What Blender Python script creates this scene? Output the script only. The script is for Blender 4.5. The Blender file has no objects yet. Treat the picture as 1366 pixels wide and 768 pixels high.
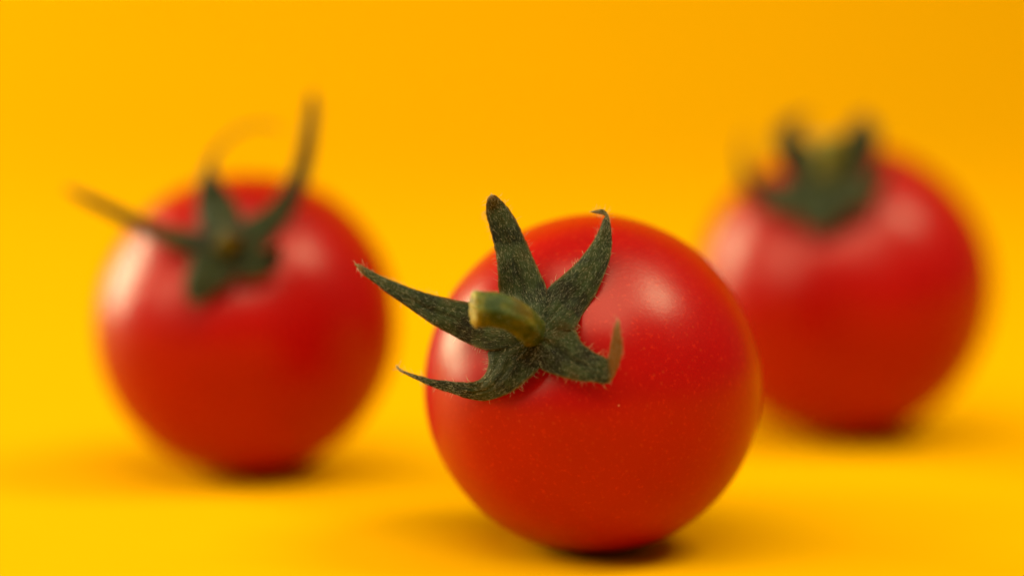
import bpy, bmesh, math, random
from mathutils import Vector, noise

# ------------------------------------------------------------------ camera
W0, H0 = 1366.0, 768.0
LENS, SENSOR = 100.0, 36.0
FPX = W0 * LENS / SENSOR
PITCH = math.atan((384 + 75) / FPX)
F = Vector((0, math.cos(PITCH), -math.sin(PITCH)))
U = Vector((0, math.sin(PITCH), math.cos(PITCH)))
X = Vector((1, 0, 0))
R_MAIN = 0.015
D_MAIN = FPX * R_MAIN / 225.0
SQ = 0.985                                  # how far a fruit settles on its contact spot

def ray(px, py):                            # offset from the camera at unit depth
    return F + X * ((px - W0 / 2) / FPX) + U * ((H0 / 2 - py) / FPX)

CAM = Vector((0, 0, 0))
CAM.z = R_MAIN * SQ - (ray(791, 512) * D_MAIN).z
CAM.y = -(ray(791, 512) * D_MAIN).y

sc = bpy.context.scene
cd = bpy.data.cameras.new('camera')
cam = bpy.data.objects.new('camera', cd)
sc.collection.objects.link(cam)
cam.location = CAM
cam.rotation_euler = (math.pi / 2 - PITCH, 0, 0)
cd.lens = LENS; cd.sensor_width = SENSOR
cd.clip_start = 0.005; cd.clip_end = 20
cd.dof.use_dof = True
cd.dof.focus_distance = D_MAIN - 0.0125
cd.dof.aperture_fstop = 6.2
cd.dof.aperture_blades = 0
sc.camera = cam

# ------------------------------------------------------------------ light
w = bpy.data.worlds.new('World'); sc.world = w; w.use_nodes = True
w.node_tree.nodes['Background'].inputs[0].default_value = (1.0, 0.85, 0.60, 1)
w.node_tree.nodes['Background'].inputs[1].default_value = 0.12

def area(name, loc, target, sx, sy, power, col=(1, 1, 1)):
    l = bpy.data.lights.new(name, 'AREA'); l.shape = 'RECTANGLE'
    l.size = sx; l.size_y = sy; l.energy = power; l.color = col
    o = bpy.data.objects.new(name, l); sc.collection.objects.link(o)
    o.location = loc
    o.rotation_euler = (Vector(target) - Vector(loc)).to_track_quat('-Z', 'Y').to_euler()
    return o

area('left_rear_softbox', (-0.68, 0.40, 0.27), (0, 0.02, 0.01), 0.32, 0.38, 8.8, (1, 0.93, 0.53))
area('left_front_softbox', (-0.62, -0.30, 0.44), (0, 0.02, 0.01), 0.36, 0.40, 3.0, (1, 0.93, 0.53))
area('right_softbox', (0.45, -0.05, 0.68), (0.03, 0.06, 0.01), 0.24, 0.30, 4.5, (1, 0.93, 0.53))
area('overhead_softbox', (-0.06, -0.30, 0.70), (0, 0.03, 0.01), 0.70, 0.60, 6.4, (1, 0.93, 0.53))

sc.view_settings.view_transform = 'Standard'
sc.view_settings.look = 'None'
sc.view_settings.exposure = 0
sc.view_settings.gamma = 1
sc.cycles.max_bounces = 10
sc.cycles.use_denoising = True

# ------------------------------------------------------------------ materials
def mat(name):
    m = bpy.data.materials.new(name); m.use_nodes = True
    nt = m.node_tree
    return m, nt, nt.nodes['Principled BSDF']

def N(nt, t, **kw):
    n = nt.nodes.new(t)
    for k, v in kw.items():
        if k.startswith('i_'):
            n.inputs[k[2:].replace('_', ' ')].default_value = v
        else:
            setattr(n, k, v)
    return n

def ramp(nt, fac, stops):
    r = nt.nodes.new('ShaderNodeValToRGB')
    e = r.color_ramp.elements
    while len(e) < len(stops): e.new(0.5)
    for i, (p, c) in enumerate(stops):
        e[i].position = p; e[i].color = (*c, 1) if len(c) == 3 else c
    nt.links.new(fac, r.inputs[0])
    return r

def mixc(nt, fac, a, b, mode='MIX'):
    m = nt.nodes.new('ShaderNodeMix'); m.data_type = 'RGBA'; m.blend_type = mode
    for inp, v in ((m.inputs[0], fac), (m.inputs[6], a), (m.inputs[7], b)):
        if isinstance(v, (int, float)): inp.default_value = v
        elif isinstance(v, tuple): inp.default_value = (*v, 1)
        else: nt.links.new(v, inp)
    return m.outputs[2]

def paper_material():
    m, nt, b = mat('yellow_paper')
    tc = N(nt, 'ShaderNodeTexCoord')
    n1 = N(nt, 'ShaderNodeTexNoise', i_Scale=9.0, i_Detail=3.0)
    nt.links.new(tc.outputs['Object'], n1.inputs['Vector'])
    r = ramp(nt, n1.outputs['Fac'], [(0.3, (0.645, 0.302, 0.0)), (0.7, (0.675, 0.314, 0.0))])
    nt.links.new(r.outputs[0], b.inputs['Base Color'])
    b.inputs['Roughness'].default_value = 0.62
    b.inputs['Specular IOR Level'].default_value = 0.01
    n2 = N(nt, 'ShaderNodeTexNoise', i_Scale=2600.0, i_Detail=4.0)
    nt.links.new(tc.outputs['Object'], n2.inputs['Vector'])
    bp = N(nt, 'ShaderNodeBump', i_Strength=0.12, i_Distance=0.0001)
    nt.links.new(n2.outputs['Fac'], bp.inputs['Height'])
    nt.links.new(bp.outputs[0], b.inputs['Normal'])
    return m

def skin_material():
    m, nt, b = mat('tomato_skin')
    tc = N(nt, 'ShaderNodeTexCoord')
    n1 = N(nt, 'ShaderNodeTexNoise', i_Scale=90.0, i_Detail=4.0)
    nt.links.new(tc.outputs['Object'], n1.inputs['Vector'])
    base = ramp(nt, n1.outputs['Fac'], [(0.3, (0.30, 0.0002, 0.0)), (0.7, (0.36, 0.0006, 0.0))]).outputs[0]
    # fine pale flecks under the skin
    n2 = N(nt, 'ShaderNodeTexNoise', i_Scale=3200.0, i_Detail=2.0)
    nt.links.new(tc.outputs['Object'], n2.inputs['Vector'])
    f2 = ramp(nt, n2.outputs['Fac'], [(0.58, (0, 0, 0)), (0.78, (0.5, 0.5, 0.5))])
    base = mixc(nt, f2.outputs[0], base, (0.56, 0.02, 0.004))
    # sparse dust specks
    v = N(nt, 'ShaderNodeTexVoronoi', i_Scale=420.0)
    nt.links.new(tc.outputs['Object'], v.inputs['Vector'])
    vr = ramp(nt, v.outputs['Distance'], [(0.01, (1, 1, 1)), (0.05, (0, 0, 0))])
    sep = N(nt, 'ShaderNodeSeparateColor')
    nt.links.new(v.outputs['Color'], sep.inputs[0])
    gt = N(nt, 'ShaderNodeMath', operation='GREATER_THAN'); gt.inputs[1].default_value = 0.72
    nt.links.new(sep.outputs[0], gt.inputs[0])
    mu = N(nt, 'ShaderNodeMath', operation='MULTIPLY')
    nt.links.new(vr.outputs[0], mu.inputs[0]); nt.links.new(gt.outputs[0], mu.inputs[1])
    mu2 = N(nt, 'ShaderNodeMath', operation='MULTIPLY'); mu2.inputs[1].default_value = 0.5
    nt.links.new(mu.outputs[0], mu2.inputs[0])
    base = mixc(nt, mu2.outputs[0], base, (0.8, 0.35, 0.2))
    v2 = N(nt, 'ShaderNodeTexVoronoi', i_Scale=1100.0)
    nt.links.new(tc.outputs['Object'], v2.inputs['Vector'])
    v2r = ramp(nt, v2.outputs['Distance'], [(0.06, (0.10, 0.10, 0.10)), (0.20, (0, 0, 0))])
    base = mixc(nt, v2r.outputs[0], base, (0.62, 0.12, 0.03))
    nt.links.new(base, b.inputs['Base Color'])
    n3 = N(nt, 'ShaderNodeTexNoise', i_Scale=500.0, i_Detail=3.0)
    nt.links.new(tc.outputs['Object'], n3.inputs['Vector'])
    rr = N(nt, 'ShaderNodeMapRange'); rr.inputs['To Min'].default_value = 0.28; rr.inputs['To Max'].default_value = 0.38
    nt.links.new(n3.outputs['Fac'], rr.inputs['Value'])
    nt.links.new(rr.outputs[0], b.inputs['Roughness'])
    b.inputs['IOR'].default_value = 1.45
    b.inputs['Specular IOR Level'].default_value = 0.30
    b.inputs['Subsurface Weight'].default_value = 0.25
    b.inputs['Subsurface Radius'].default_value = (1.0, 0.12, 0.05)
    b.inputs['Subsurface Scale'].default_value = 0.0012
    b1 = N(nt, 'ShaderNodeBump', i_Strength=0.22, i_Distance=0.00004)
    nt.links.new(n2.outputs['Fac'], b1.inputs['Height'])
    n4 = N(nt, 'ShaderNodeTexNoise', i_Scale=160.0, i_Detail=2.0)
    nt.links.new(tc.outputs['Object'], n4.inputs['Vector'])
    b2 = N(nt, 'ShaderNodeBump', i_Strength=0.16, i_Distance=0.0003)
    nt.links.new(n4.outputs['Fac'], b2.inputs['Height'])
    nt.links.new(b1.outputs[0], b2.inputs['Normal'])
    nt.links.new(b2.outputs[0], b.inputs['Normal'])
    return m

def sepal_material():
    m, nt, b = mat('sepal_leaf')
    uv = N(nt, 'ShaderNodeUVMap', uv_map='grain')
    tc = N(nt, 'ShaderNodeTexCoord')
    mp = N(nt, 'ShaderNodeMapping'); mp.inputs['Scale'].default_value = (0.45, 2.4, 1)
    nt.links.new(uv.outputs[0], mp.inputs['Vector'])
    grain = N(nt, 'ShaderNodeTexNoise', i_Scale=4.2, i_Detail=6.0, i_Roughness=0.72, i_Distortion=0.5)
    nt.links.new(mp.outputs[0], grain.inputs['Vector'])
    patch = N(nt, 'ShaderNodeTexNoise', i_Scale=300.0, i_Detail=5.0, i_Roughness=0.65)
    nt.links.new(tc.outputs['Object'], patch.inputs['Vector'])
    fine = N(nt, 'ShaderNodeTexNoise', i_Scale=4300.0, i_Detail=3.0, i_Roughness=0.7)
    nt.links.new(tc.outputs['Object'], fine.inputs['Vector'])
    c = ramp(nt, patch.outputs['Fac'], [(0.38, (0.003, 0.003, 0.001)), (0.46, (0.007, 0.013, 0.003)), (0.54, (0.022, 0.036, 0.010)), (0.60, (0.034, 0.036, 0.010)), (0.68, (0.048, 0.026, 0.004))]).outputs[0]
    g = ramp(nt, grain.outputs['Fac'], [(0.53, (0, 0, 0)), (0.67, (1, 1, 1))]).outputs[0]
    c = mixc(nt, g, c, (0.125, 0.125, 0.066))
    f = ramp(nt, fine.outputs['Fac'], [(0.56, (0, 0, 0)), (0.76, (0.8, 0.8, 0.8))]).outputs[0]
    c = mixc(nt, f, c, (0.10, 0.10, 0.06))
    # dry brown towards the tip, plus rim light painted along the leaf's edges
    at = N(nt, 'ShaderNodeAttribute', attribute_name='dry')
    ad = N(nt, 'ShaderNodeMath', operation='MULTIPLY_ADD'); ad.inputs[1].default_value = 0.5; ad.inputs[2].default_value = -0.25
    nt.links.new(patch.outputs['Fac'], ad.inputs[0])
    su = N(nt, 'ShaderNodeMath', operation='ADD', use_clamp=True)
    nt.links.new(ad.outputs[0], su.inputs[0]); nt.links.new(at.outputs['Fac'], su.inputs[1])
    dr = ramp(nt, su.outputs[0], [(0.15, (0, 0, 0)), (0.75, (1, 1, 1))]).outputs[0]
    dcol = ramp(nt, grain.outputs['Fac'], [(0.35, (0.10, 0.045, 0.010)), (0.65, (0.28, 0.13, 0.030))]).outputs[0]
    c = mixc(nt, dr, c, dcol)
    nt.links.new(c, b.inputs['Base Color'])
    b.inputs['Roughness'].default_value = 0.62
    b.inputs['Specular IOR Level'].default_value = 0.18
    b.inputs['Sheen Weight'].default_value = 0.04
    b.inputs['Sheen Roughness'].default_value = 0.4
    b1 = N(nt, 'ShaderNodeBump', i_Strength=1.0, i_Distance=0.00026)
    nt.links.new(grain.outputs['Fac'], b1.inputs['Height'])
    b2 = N(nt, 'ShaderNodeBump', i_Strength=0.5, i_Distance=0.00004)
    nt.links.new(fine.outputs['Fac'], b2.inputs['Height'])
    nt.links.new(b1.outputs[0], b2.inputs['Normal'])
    nt.links.new(b2.outputs[0], b.inputs['Normal'])
    tr = N(nt, 'ShaderNodeBsdfTranslucent')
    nt.links.new(mixc(nt, dr, (0.07, 0.09, 0.01), (0.75, 0.36, 0.06)), tr.inputs[0])
    ms = N(nt, 'ShaderNodeMixShader'); 
    mf = N(nt, 'ShaderNodeMapRange'); mf.inputs['To Min'].default_value = 0.10; mf.inputs['To Max'].default_value = 0.30
    nt.links.new(dr, mf.inputs['Value']); nt.links.new(mf.outputs[0], ms.inputs[0])
    nt.links.new(b.outputs[0], ms.inputs[1]); nt.links.new(tr.outputs[0], ms.inputs[2])
    nt.links.new(ms.outputs[0], nt.nodes['Material Output'].inputs[0])
    return m

def stem_material():
    m, nt, b = mat('green_stem')
    tc = N(nt, 'ShaderNodeTexCoord')
    n1 = N(nt, 'ShaderNodeTexNoise', i_Scale=330.0, i_Detail=4.0)
    nt.links.new(tc.outputs['Object'], n1.inputs['Vector'])
    c = ramp(nt, n1.outputs['Fac'], [(0.38, (0.018, 0.036, 0.005)), (0.5, (0.045, 0.058, 0.006)), (0.64, (0.070, 0.048, 0.003))]).outputs[0]
    at = N(nt, 'ShaderNodeAttribute', attribute_name='dry')
    c = mixc(nt, at.outputs['Fac'], c, (0.30, 0.25, 0.02))
    n2 = N(nt, 'ShaderNodeTexNoise', i_Scale=4200.0, i_Detail=3.0)
    nt.links.new(tc.outputs['Object'], n2.inputs['Vector'])
    f = ramp(nt, n2.outputs['Fac'], [(0.56, (0, 0, 0)), (0.75, (0.5, 0.5, 0.5))]).outputs[0]
    c = mixc(nt, f, c, (0.13, 0.13, 0.05))
    nt.links.new(c, b.inputs['Base Color'])
    b.inputs['Roughness'].default_value = 0.55
    b.inputs['Specular IOR Level'].default_value = 0.2
    b.inputs['Subsurface Weight'].default_value = 0.15
    b.inputs['Subsurface Radius'].default_value = (0.8, 0.8, 0.2)
    b.inputs['Subsurface Scale'].default_value = 0.0006
    b1 = N(nt, 'ShaderNodeBump', i_Strength=0.8, i_Distance=0.00012)
    nt.links.new(n2.outputs['Fac'], b1.inputs['Height'])
    nt.links.new(b1.outputs[0], b.inputs['Normal'])
    return m

def cut_material(name='cut_stem_pith', dark=1.0):
    m, nt, b = mat(name)
    tc = N(nt, 'ShaderNodeTexCoord')
    n1 = N(nt, 'ShaderNodeTexNoise', i_Scale=1500.0, i_Detail=4.0)
    nt.links.new(tc.outputs['Object'], n1.inputs['Vector'])
    c = ramp(nt, n1.outputs['Fac'], [(p, tuple(q * dark for q in c3)) for p, c3 in [(0.35, (0.10, 0.08, 0.008)), (0.5, (0.26, 0.19, 0.018)), (0.7, (0.30, 0.28, 0.05))]]).outputs[0]
    nt.links.new(c, b.inputs['Base Color'])
    b.inputs['Roughness'].default_value = 0.6
    b1 = N(nt, 'ShaderNodeBump', i_Strength=0.8, i_Distance=0.0001)
    nt.links.new(n1.outputs['Fac'], b1.inputs['Height']); nt.links.new(b1.outputs[0], b.inputs['Normal'])
    return m

def hair_material():
    m, nt, b = mat('plant_hair')
    b.inputs['Base Color'].default_value = (0.42, 0.38, 0.25, 1)
    b.inputs['Roughness'].default_value = 0.45
    return m

M_PAPER, M_SKIN, M_SEPAL, M_STEM, M_CUT, M_HAIR = (paper_material(), skin_material(), sepal_material(),
                                                   stem_material(), cut_material(), hair_material())

M_BROWN = cut_material('dried_stem_pith', 0.04)

# ------------------------------------------------------------------ helpers
def link_mesh(name, verts, faces, m, parent=None, origin=Vector((0, 0, 0)), attrs=None, uvs=None, smooth=True):
    me = bpy.data.meshes.new(name)
    me.from_pydata([tuple(v - origin) for v in verts], [], faces)
    if attrs is not None:
        a = me.attributes.new('dry', 'FLOAT', 'POINT')  # on sepals this also holds the painted rim light
        a.data.foreach_set('value', attrs)
    if uvs is not None:
        ul = me.uv_layers.new(name='grain')
        for lp in me.loops: ul.data[lp.index].uv = uvs[lp.vertex_index]
    if smooth: me.polygons.foreach_set('use_smooth', [True] * len(me.polygons))
    me.materials.append(m); me.validate(); me.update()
    o = bpy.data.objects.new(name, me); sc.collection.objects.link(o)
    if parent is not None: o.parent = parent
    return o

def cr(p, t):                                # Catmull-Rom through p, t in [0, len-1]
    n = len(p) - 1
    i = min(int(t), n - 1); s = t - i
    g = lambda k: p[max(0, min(n, k))]
    a, b, c, d = g(i - 1), g(i), g(i + 1), g(i + 2)
    if i == 0: a = b * 2 - c
    if i == n - 1: d = c * 2 - b
    return 0.5 * ((2 * b) + (c - a) * s + (2 * a - 5 * b + 4 * c - d) * s * s + (3 * b - a - 3 * c + d) * s ** 3)

def smoothstep(a, b, x):
    t = max(0.0, min(1.0, (x - a) / (b - a))); return t * t * (3 - 2 * t)

# ------------------------------------------------------------------ backdrop
def backdrop():
    prof = [(-0.45, 0.0), (0.0, 0.0), (0.08, 0.0)]
    r, y0 = 0.35, 0.45
    for k in range(0, 25):
        a = math.radians(90 * k / 24)
        prof.append((y0 + r * math.sin(a), r - r * math.cos(a)))
    prof += [(y0 + r, 0.8)]
    v, f = [], []
    xs = [-0.9 + 0.15 * i for i in range(13)]
    for (y, z) in prof:
        for x in xs: v.append(Vector((x, y, z)))
    n = len(xs)
    for i in range(len(prof) - 1):
        for j in range(n - 1):
            f.append((i * n + j, i * n + j + 1, (i + 1) * n + j + 1, (i + 1) * n + j))
    o = link_mesh('backdrop', v, f, M_PAPER)
    o['kind'] = 'structure'
    o['label'] = 'seamless yellow paper surface sweeping up into the background'
backdrop()

# ------------------------------------------------------------------ a tomato
class Fruit:
    def __init__(self, name, px, py, rpx, calyx_px, label, seed, depth=None, R=None, taper=0.035):
        rr = ray(px, py)
        if depth is None:
            # radius R and depth d so that the fruit shows rpx and rests on the paper
            # CAM.z + rr.z*d = SQ*R ; R = rpx*d/FPX
            d = CAM.z / (SQ * rpx / FPX - rr.z); R = rpx * d / FPX
        else: d = depth
        self.d, self.R = d, R
        self.c = CAM + rr * d
        self.seed = seed; self.taper = taper
        self.root = bpy.data.objects.new('tomato', None)
        sc.collection.objects.link(self.root)
        self.o = Vector((self.c.x, self.c.y, 0)); self.root.location = self.o
        self.root.empty_display_size = 0.01
        self.root['label'] = label; self.root['category'] = 'tomato'
        self.root['group'] = 'cherry tomatoes on the yellow paper'
        self.cal = self.pt(*calyx_px, ('s', 0.0))
        self.axis = (self.cal - self.c).normalized()
        print(label, 'R', round(R * 1000, 2), 'd', round(d * 1000, 1), 'c', [round(q * 1000, 1) for q in self.c], 'axis', self.axis)
        self.body()

    def pt(self, px, py, z):
        """point on the sight line of a pixel: z in mm towards the camera from the
        fruit's centre, or ('s', lift in mm above the round skin)"""
        r = ray(px, py)
        if isinstance(z, tuple):
            Rl = self.R + z[1] / 1000
            oc = CAM - self.c
            a = r.dot(r); b = 2 * r.dot(oc); c = oc.dot(oc) - Rl * Rl
            disc = b * b - 4 * a * c
            if disc > 0: return CAM + r * ((-b - math.sqrt(disc)) / (2 * a))
            return CAM + r * (-b / (2 * a))
        return CAM + r * (self.d - z / 1000)

    def body(self):
        ax = self.axis
        t = ax.cross(Vector((0.3, 0.1, 1))).normalized(); s = ax.cross(t)
        nu, nv = 160, 96
        v, f = [], []
        def rad(n, th):
            q = n * 1.1 + Vector((self.seed * 7.3, 0, 0))
            k = 1 + (0.012 if self.seed == 1 else 0.02) * noise.noise(q) + 0.004 * noise.noise(n * 2.6 + Vector((0, self.seed, 0)))
            k -= 0.085 * math.exp(-(th / 0.27) ** 2)          # dimple under the calyx
            k += 0.05 * math.exp(-((math.pi - th) / 0.9) ** 2)   # longer towards the blossom end
            k -= self.taper * math.exp(-((th - 2.25) / 0.42) ** 2)
            k -= 0.03 * math.exp(-((math.pi - th) / 0.16) ** 2)
            phi = math.atan2(n.dot(s), n.dot(t))
            k += 0.006 * math.cos(5 * phi + self.seed) * math.exp(-((th - 0.5) / 0.35) ** 2)
            return self.R * k
        v.append(self.c + ax * rad(ax, 0))
        for i in range(1, nv):
            th = math.pi * i / nv
            for j in range(nu):
                ph = 2 * math.pi * j / nu
                n = ax * math.cos(th) + (t * math.cos(ph) + s * math.sin(ph)) * math.sin(th)
                p = self.c + n * rad(n, th)
                # settles: the lowest bit of skin is pressed flat against the paper
                if p.z < 0.0004:
                    p.z = 0.00005 + 0.00035 * smoothstep(-0.0004, 0.0004, p.z)
                v.append(p)
        v.append(self.c - ax * rad(-ax, math.pi))
        for j in range(nu): f.append((0, 1 + j, 1 + (j + 1) % nu))
        for i in range(nv - 2):
            for j in range(nu):
                a = 1 + i * nu + j; b = 1 + i * nu + (j + 1) % nu
                f.append((a, a + nu, b + nu, b))
        L = len(v) - 1; b0 = 1 + (nv - 2) * nu
        for j in range(nu): f.append((b0 + j, L, b0 + (j + 1) % nu))
        link_mesh('fruit', v, f, M_SKIN, self.root, self.o)

    # --- calyx: its small hub carries the sepals and their hairs
    def calyx(self, hub_r=2.6, lift=0.5):
        ax = self.axis
        t = ax.cross(Vector((0.2, 0.4, 1))).normalized(); s = ax.cross(t)
        base = self.cal - ax * 0.0002
        v, f, at, uv = [], [], [], []
        nr, na = 9, 40
        for side in (0, 1):
            for i in range(nr + 1):
                r = hub_r / 1000 * i / nr
                for j in range(na):
                    a = 2 * math.pi * j / na
                    rr = r * (1 + 0.12 * noise.noise(Vector((math.cos(a) * 1.7, math.sin(a) * 1.7, self.seed))))
                    sag = rr * rr / (2 * self.R)
                    h = (lift / 1000) * (1 - (i / nr) ** 2) * (1 if side == 0 else -0.8)
                    v.append(base + (t * math.cos(a) + s * math.sin(a)) * rr + ax * (h - sag))
                    at.append(0.0); uv.append((r * 1000, a * 2))
        o1 = (nr + 1) * na
        for i in range(nr):
            for j in range(na):
                a, b = i * na + j, i * na + (j + 1) % na
                f.append((a, a + na, b + na, b)); f.append((o1 + a, o1 + b, o1 + b + na, o1 + a + na))
        for j in range(na):
            a, b = nr * na + j, nr * na + (j + 1) % na
            f.append((a, o1 + a, o1 + b, b))
        self.cx = link_mesh('calyx', v, f, M_SEPAL, self.root, self.o, at, uv)
        self.hv, self.hf = [], []

    def sepal(self, pairs, thick=0.34, fold=0.10, dry=(0.88, 1.0), nu=84, nv=28, hairs=900, edge_hairs=70, label=None, wob=0.16):
        """pairs: (Lx, Ly, Rx, Ry, z, tilt) from the hub to the tip"""
        rnd = random.Random(self.seed * 100 + len(self.hv))
        A, B, Z = [], [], []
        for (lx, ly, rx, ry, z, tilt) in pairs:
            pl, pr = self.pt(lx, ly, z), self.pt(rx, ry, z)
            pl -= F * (-tilt / 2000); pr -= F * (tilt / 2000)
            A.append(pl); B.append(pr)
        n = len(pairs) - 1
        top, nor = [], []
        acc = 0; prev = None; us = []
        for i in range(nu + 1):
            t = n * i / nu
            a, b = cr(A, t), cr(B, t)
            mid = (a + b) / 2
            if prev is not None: acc += (mid - prev).length
            prev = mid; us.append(acc * 1000)
            row = []
            d2 = cr(A, min(n, t + 0.05)) + cr(B, min(n, t + 0.05)) - cr(A, max(0, t - 0.05)) - cr(B, max(0, t - 0.05))
            wv = b - a
            nn = wv.cross(d2)
            if nn.length < 1e-14: nn = -F
            nn.normalize()
            if nn.dot(self.axis) < 0 and nn.dot(-F) < 0: nn = -nn
            if not nor: pass
            elif nn.dot(nor[-1]) < 0: nn = -nn
            nor.append(nn)
            wl = wv.length
            for j in range(nv + 1):
                s = j / nv
                p = a.lerp(b, s)
                c = 1 - (2 * s - 1) ** 2
                p = p + nn * (wl * fold * c)
                # midrib groove and wavy blade
                p = p - nn * (0.00009 * math.exp(-((s - 0.5) / 0.07) ** 2) * min(1, wl / 0.002))
                env = smoothstep(0, 0.3, i / nu)
                vein = noise.noise(Vector((s * 7.5 + self.seed, acc * 160, len(self.hv) * 0.01))) + 0.5 * noise.noise(Vector((s * 17, acc * 420, 4.0 + self.seed)))
                p = p + nn * (0.00013 * vein * c * min(1, wl / 0.0015))
                p = p + nn * (wob / 1000 * env * noise.noise(p * 900))
                if j in (0, nv):
                    p = p + wv.normalized() * (0.00006 * env * noise.noise(p * 3500)) if wl > 1e-9 else p
                row.append(p)
            top.append(row)
        v, f, at, uv = [], [], [], []
        for side in (0, 1):
            for i in range(nu + 1):
                for j in range(nv + 1):
                    s = j / nv
                    e = (1 - abs(2 * s - 1) ** 3) * 0.75 + 0.25
                    p = top[i][j]
                    if side: p = p - nor[i] * (thick / 1000 * e * (1 - 0.55 * i / nu))
                    v.append(p)
                    q = i / nu
                    k = 0.0
                    if q > dry[0] - 0.12: k = smoothstep(dry[0] - 0.12, dry[0] + 0.06, q) * dry[1]
                    k += 0.62 * (abs(2 * s - 1) ** 9) * smoothstep(0.08, 0.3, q)  # rim light on both edges, painted with the dry colour
                    at.append(k)
                    uv.append((us[i], (s - 0.5) * (top[i][0] - top[i][-1]).length * 1000 + self.seed * 5 + acc * 700))
        m1 = nv + 1; off = (nu + 1) * m1
        for i in range(nu):
            for j in range(nv):
                a = i * m1 + j
                f.append((a, a + 1, a + m1 + 1, a + m1)); f.append((off + a, off + a + m1, off + a + m1 + 1, off + a + 1))
            for j in (0, nv):
                a = i * m1 + j
                q = (a, a + m1, off + a + m1, off + a)
                f.append(q if j == 0 else q[::-1])
        for j in range(nv):
            a = nu * m1 + j
            f.append((a, a + 1, off + a + 1, off + a))
            f.append((j, off + j, off + j + 1, j + 1))
        o = link_mesh('sepal', v, f, M_SEPAL, self.cx, self.o, at, uv)
        bm = bmesh.new(); bm.from_mesh(o.data)
        bmesh.ops.remove_doubles(bm, verts=bm.verts, dist=1e-7)
        bmesh.ops.recalc_face_normals(bm, faces=bm.faces); bm.to_mesh(o.data); bm.free()
        if label: o['label'] = label
        # hairs on the face and along both rims
        for k in range(hairs):
            i = int(nu * rnd.random() ** 0.9); j = rnd.randrange(nv)
            p = top[min(i, nu - 1)][j].lerp(top[min(i + 1, nu)][j + 1], rnd.random())
            al = (top[min(i + 1, nu)][j] - top[max(i - 1, 0)][j]).normalized()
            d = nor[i] * rnd.uniform(0.12, 0.5) + al * rnd.uniform(0.5, 1.2) + Vector([rnd.uniform(-.35, .35) for _ in range(3)])
            self.hair(p, d, rnd.uniform(0.10, 0.30), 0.008, rnd)
        for k in range(edge_hairs):
            i = rnd.randrange(3, nu); j = rnd.choice((0, nv))
            p = top[i][j]
            out = (top[i][j] - top[i][nv - j])
            if out.length < 1e-7: continue
            out.normalize()
            al = (top[i][j] - top[i - 1][j]).normalized()
            d = out + al * rnd.uniform(-0.1, 0.9) + nor[i] * rnd.uniform(-0.2, 0.6)
            self.hair(p, d, rnd.uniform(0.2, 0.75) ** 1.0, 0.011, rnd)
        return o

    def hair(self, p, d, length, rad, rnd):
        d = d.normalized(); L = length / 1000; r = rad / 1000
        e = d.cross(Vector((rnd.uniform(-1, 1), rnd.uniform(-1, 1), rnd.uniform(-1, 1)))).normalized()
        g = d.cross(e)
        bend = e * rnd.uniform(-0.35, 0.35) * L
        b = len(self.hv)
        for q, k in ((0.0, 1.0), (0.55, 0.7)):
            c = p + d * (L * q) + bend * q * q
            for a in (0, 2.094, 4.189):
                self.hv.append(c + (e * math.cos(a) + g * math.sin(a)) * r * k)
        self.hv.append(p + d * L + bend)
        for a in range(3):
            a2 = (a + 1) % 3
            self.hf.append((b + a, b + a2, b + 3 + a2, b + 3 + a)); self.hf.append((b + 3 + a, b + 3 + a2, b + 6))

    def finish_hairs(self):
        if self.hv:
            o = link_mesh('fine_hairs', self.hv, self.hf, M_HAIR, self.cx, self.o)
            o['kind'] = 'stuff'

    def stem(self, path, cut=True, dry_end=0.9, hairs=260, label=None, cut_mat=None):
        """path: (px, py, z mm, radius mm, pale)"""
        rnd = random.Random(self.seed + 77)
        P = [self.pt(a, b, z) for (a, b, z, r, q) in path]
        Rr = [Vector((r, q)) for (a, b, z, r, q) in path]
        n = len(P) - 1; N_ = 60; na = 54
        v, f, at = [], [], []
        e = None; rings = []
        for i in range(N_ + 1):
            t = n * i / N_
            c = cr(P, t); d = (cr(P, min(n, t + 0.02)) - cr(P, max(0, t - 0.02))).normalized()
            if e is None: e = d.cross(Vector((0, 0, 1))).normalized()
            e = (e - d * e.dot(d)).normalized(); g = d.cross(e)
            rq = cr(Rr, t); rad_ = rq[0] / 1000
            for j in range(na):
                a = 2 * math.pi * j / na
                k = 1 + 0.05 * math.cos(3 * a + 1) + 0.035 * math.cos(5 * a) + 0.025 * math.cos(9 * a + 2) * (0.6 + noise.noise(Vector((t * 2, 5, 1)))) + 0.05 * noise.noise(Vector((math.cos(a) * 2, math.sin(a) * 2, t * 1.5 + self.seed)))
                edge = 0
                if i >= N_ - 1: edge = 0.00030 * noise.noise(Vector((math.cos(a) * 4, math.sin(a) * 4, 3)))
                v.append(c + (e * math.cos(a) + g * math.sin(a)) * rad_ * k + d * edge)
                at.append(max(0, min(1, rq[1] + 0.25 * noise.noise(Vector((math.cos(a) * 2, math.sin(a) * 2, t * 2))))))
            rings.append((c, d, e.copy(), g.copy(), rad_))
        for i in range(N_):
            for j in range(na):
                a, b = i * na + j, i * na + (j + 1) % na
                f.append((a, b, b + na, a + na))
        f.append(tuple(range(na)))
        st = link_mesh('stem', v, f, M_STEM, self.root, self.o, at)
        if label: st['label'] = label
        for k in range(hairs):
            i = rnd.randrange(2, N_ - 2); j = rnd.randrange(na)
            p = v[i * na + j]; d = (p - rings[i][0]).normalized() + rings[i][1] * rnd.uniform(-.3, .9)
            self.hair(p, d, rnd.uniform(.12, .4), 0.010, rnd)
        # cut end: a torn, slightly bulging face of its own
        c, d, e, g, rad_ = rings[-1]
        base = N_ * na
        cv, cf = [], []
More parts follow.
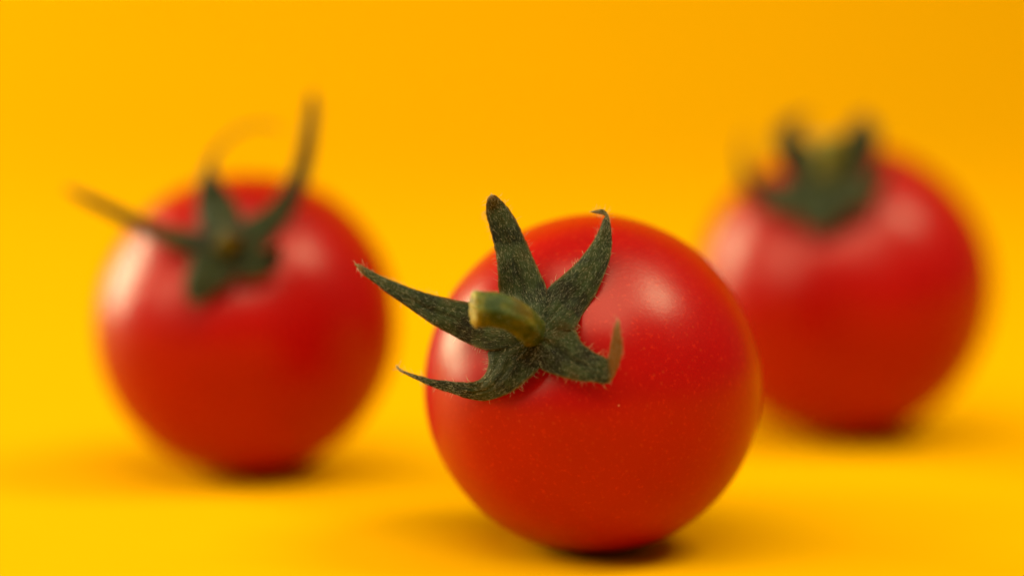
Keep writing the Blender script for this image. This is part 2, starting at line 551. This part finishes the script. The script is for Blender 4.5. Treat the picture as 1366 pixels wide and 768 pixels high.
        for i in range(7):
            s = i / 6
            for j in range(na):
                p = c + (v[base + j] - c) * (1.02 * (1 - s * 0.999) + 0.0)
                h = 0.00022 * (1 - (1 - s) ** 2) + 0.00024 * noise.noise(p * 2600) * (1 if i else 0.5)
                cv.append(p + d * (h + 0.00002))
        for i in range(6):
            for j in range(na):
                a, b = i * na + j, i * na + (j + 1) % na
                cf.append((a, b, b + na, a + na))
        rim = len(cv)
        for j in range(na):
            cv.append(v[base + j] - d * 0.00006 + (v[base + j] - c) * 0.02)
        for j in range(na):
            cf.append((rim + j, rim + (j + 1) % na, (j + 1) % na, j))
        link_mesh('cut_end', cv, cf, cut_mat or M_CUT, st, self.o)

def S(l): return ('s', l)

# ---- sharp tomato in front
T = Fruit('tomato', 791, 512, 225, (708, 446),
          'sharp front tomato of the three, its curved green stem pointing at the left', 1, D_MAIN, R_MAIN, 0.018)
T.calyx(2.5, 0.9)
C = (714, 447)
# left sepal
T.sepal([(712, 441, 712, 452, S(0.9), 0), (690, 415, 690, 461, S(0.7), 0), (660, 402, 652, 467, S(1.0), 0),
         (622, 402, 626, 459, 10.8, 0.3), (593, 396.5, 601, 446, 10.4, 0.4), (564, 389, 574, 431, 10.3, 0.5),
         (535, 379, 548, 412, 10.2, 0.6), (510, 368.5, 519, 392, 10.1, 0.4), (492, 359, 495, 374, 10.1, 0.2),
         (481, 352.5, 482, 363, 10.3, 0), (474.5, 352, 475.5, 354, 10.6, 0)], fold=0.10, dry=(0.92, 1.0))
# upper sepal, broad and blunt
T.sepal([(708, 447, 718, 444, S(0.9), 0), (684, 424, 728, 410, S(0.8), 0), (667, 395, 729, 385, S(0.8), 0),
         (664, 366, 714.5, 351, 11.6, 0), (662, 343, 700, 318, 11.2, 0.0), (656, 315, 686, 289, 11.0, 0),
         (649.5, 290, 675, 274, 11.0, 0), (648, 277, 667, 265.5, 11.2, 0), (649.5, 266, 661, 260, 11.5, 0), (654, 260, 656, 259.5, 11.6, 0)],
        fold=0.07, dry=(0.93, 1.0))
# upper right sepal with a hooked tip
T.sepal([(713, 444, 716, 449, S(0.9), 0), (724, 413, 742, 442, S(0.6), 0), (730, 386, 765, 438, S(0.7), 0),
         (748, 369, 778, 418, 12.9, 0.6), (768, 351, 794, 393, 12.4, 1.0), (785, 331, 807, 364, 11.8, 1.0),
         (797, 311, 815, 338, 11.2, 0.6), (804, 294, 816, 313, 10.9, 0.3), (806.5, 288, 812.5, 289, 10.8, 0),
         (803, 286, 804.5, 279.5, 10.9, 0), (796, 285, 796, 280, 11.1, 0), (789, 283, 789, 282, 11.3, 0)],
        fold=0.10, dry=(0.91, 1.0))
# lower right sepal: bends up towards the viewer at its dry tip
T.sepal([(716, 445, 712, 450, S(0.9), 0), (742, 440, 716, 472, S(0.7), 0), (765, 438, 719, 490, S(0.6), 0),
         (776, 456, 744, 501, S(0.8), 0), (792, 469, 768, 507.5, S(1.0), 0), (803, 474, 792, 509.5, S(1.4), 0),
         (811, 477, 812, 511, 16.6, 0), (814, 463, 824, 489, 17.4, 0.3), (817, 446, 829.5, 467, 18.0, 0.3),
         (820, 434, 828.5, 445, 18.5, 0.2), (823, 427, 824, 428, 18.8, 0)],
        fold=0.06, dry=(0.66, 1.0), label='sepal bent outward with a dry orange tip')
# lower left sepal
T.sepal([(711, 446, 716, 449, S(0.9), 0), (684, 459, 716, 474, S(0.7), 0), (652.5, 467, 719, 490, S(0.6), 0),
         (652, 484, 700, 510, S(0.9), 0), (646, 499, 676, 526, S(1.0), 0), (634, 508.5, 648, 534.5, 12.3, -0.2),
         (616, 509.5, 624, 531.5, 11.8, -0.2), (597, 507.5, 603, 524.5, 11.4, 0), (573, 504.5, 577, 516.5, 11.0, 0),
         (550, 498, 552, 504.5, 10.7, 0), (536, 492.5, 534, 495.5, 10.5, 0), (530, 488, 529, 489, 10.4, 0)],
        fold=0.10, dry=(0.91, 1.0))
T.stem([(709, 446, 12.8, 1.60, 0), (709, 443, 13.9, 1.30, 0.0), (707, 438, 15.0, 1.15, 0.0), (697, 430, 16.1, 1.26, 0.12),
        (681, 420, 16.9, 1.32, 0), (662, 414, 17.2, 1.38, 0), (644, 412.5, 17.35, 1.42, 0.05), (632, 413, 17.5, 1.50, 0.45)])
T.finish_hairs()

# ---- blurred tomato at the left
def line(pts):                               # centre line with widths in pixels -> pairs
    out = []
    for k, (x, y, wd, z) in enumerate(pts):
        a = pts[max(0, k - 1)]; b = pts[min(len(pts) - 1, k + 1)]
        dx, dy = b[0] - a[0], b[1] - a[1]
        l = math.hypot(dx, dy) or 1
        nx, ny = dy / l, -dx / l
        out.append((x + nx * wd / 2, y + ny * wd / 2, x - nx * wd / 2, y - ny * wd / 2, z, 0))
    return out

B = Fruit('tomato', 330, 434, 202, (302, 332),
          'blurred tomato at the left, long thin sepals reaching left and straight up', 2)
B.calyx(2.6, 0.6)
kw = dict(hairs=120, edge_hairs=20, nu=40, nv=8)
B.sepal(line([(304, 330, 20, S(0.9)), (275, 326, 30, S(0.8)), (245, 321, 30, S(1.0)), (212, 311, 24, 12.5), (180, 297, 20, 12.5), (140, 277, 16, 13.0), (110, 263, 12, 13.5), (88, 252, 5, 14)]), dry=(0.95, 0.2), **kw)
B.sepal(line([(303, 330, 20, S(0.9)), (296, 300, 54, S(0.9)), (286, 270, 50, 11.0), (280, 246, 32, 10.5), (279, 226, 14, 10.2), (287, 205, 7, 9.5), (305, 184, 5, 9.0), (330, 170, 4, 8.6), (356, 167, 4, 8.4), (376, 174, 2, 8.2)]), dry=(0.6, 0.25), label='sepal ending in a thin dry curl', **kw)
B.sepal(line([(306, 330, 20, S(0.9)), (335, 312, 40, S(0.9)), (362, 293, 36, 11.8), (382, 270, 32, 11.2), (396, 245, 26, 10.8), (406, 215, 22, 10.5), (412, 180, 19, 10.3), (416, 150, 16, 10.2), (417, 124, 7, 10.2)]), dry=(0.95, 0.2), **kw)
B.sepal(line([(303, 332, 20, S(0.9)), (286, 352, 62, S(0.8)), (272, 372, 52, S(1.1)), (262, 390, 36, 15.6), (255, 405, 5, 16.4)]), dry=(0.98, 0.5), **kw)
B.sepal(line([(306, 332, 20, S(0.9)), (330, 344, 58, S(0.8)), (350, 350, 42, S(1.2)), (364, 344, 26, 15.5), (373, 326, 4, 17.0)]), dry=(0.98, 0.5), **kw)
B.stem([(303, 334, 12.0, 1.6, 0), (303, 331, 13.5, 1.35, 0.1), (305, 326, 15.0, 1.15, 0), (310, 318, 16.0, 1.1, 0), (314, 308, 16.2, 1.15, 0)], hairs=60, cut_mat=M_BROWN)
B.finish_hairs()

# ---- blurred tomato at the right
G = Fruit('tomato', 1126, 389, 197, (1104, 250),
          'blurred tomato at the right, half behind the front one, short upright calyx', 3)
G.calyx(2.6, 0.6)
G.sepal(line([(1104, 246, 26, S(0.9)), (1078, 258, 54, S(1.0)), (1048, 264, 46, S(1.6)), (1020, 258, 38, 10.5), (1001, 244, 26, 10.2), (993, 222, 13, 10.0), (990, 198, 7, 9.8), (998, 176, 2, 9.6)]), dry=(0.95, 0.2), **kw)
G.sepal(line([(1106, 246, 24, S(0.9)), (1086, 230, 60, 10.2), (1066, 211, 50, 9.8), (1053, 193, 44, 9.5), (1052, 176, 32, 9.3), (1064, 160, 15, 9.0), (1080, 152, 3, 8.8)]), dry=(0.95, 0.2), **kw)
G.sepal(line([(1106, 246, 24, S(0.9)), (1122, 226, 60, 10.2), (1138, 207, 58, 9.8), (1149, 187, 50, 9.5), (1152, 168, 36, 9.3), (1150, 152, 5, 9.0)]), dry=(0.95, 0.2), **kw)
G.sepal(line([(1104, 246, 26, S(0.9)), (1096, 272, 76, S(0.9)), (1088, 289, 62, S(1.1)), (1083, 300, 30, S(1.4)), (1081, 306, 8, S(1.6))]), dry=(0.98, 0.2), **kw)
G.sepal(line([(1106, 246, 26, S(0.9)), (1132, 254, 60, S(1.0)), (1153, 254, 42, S(1.5)), (1170, 242, 22, 11.0), (1184, 220, 4, 11.0)]), dry=(0.95, 0.2), **kw)
G.stem([(1104, 250, 8.4, 1.8, 0), (1104, 243, 10.4, 1.5, 0.1), (1105, 226, 11.6, 1.35, 0.2), (1106, 205, 12.0, 1.35, 0.4), (1107, 184, 12.0, 1.5, 0.6)], hairs=60)
G.finish_hairs()
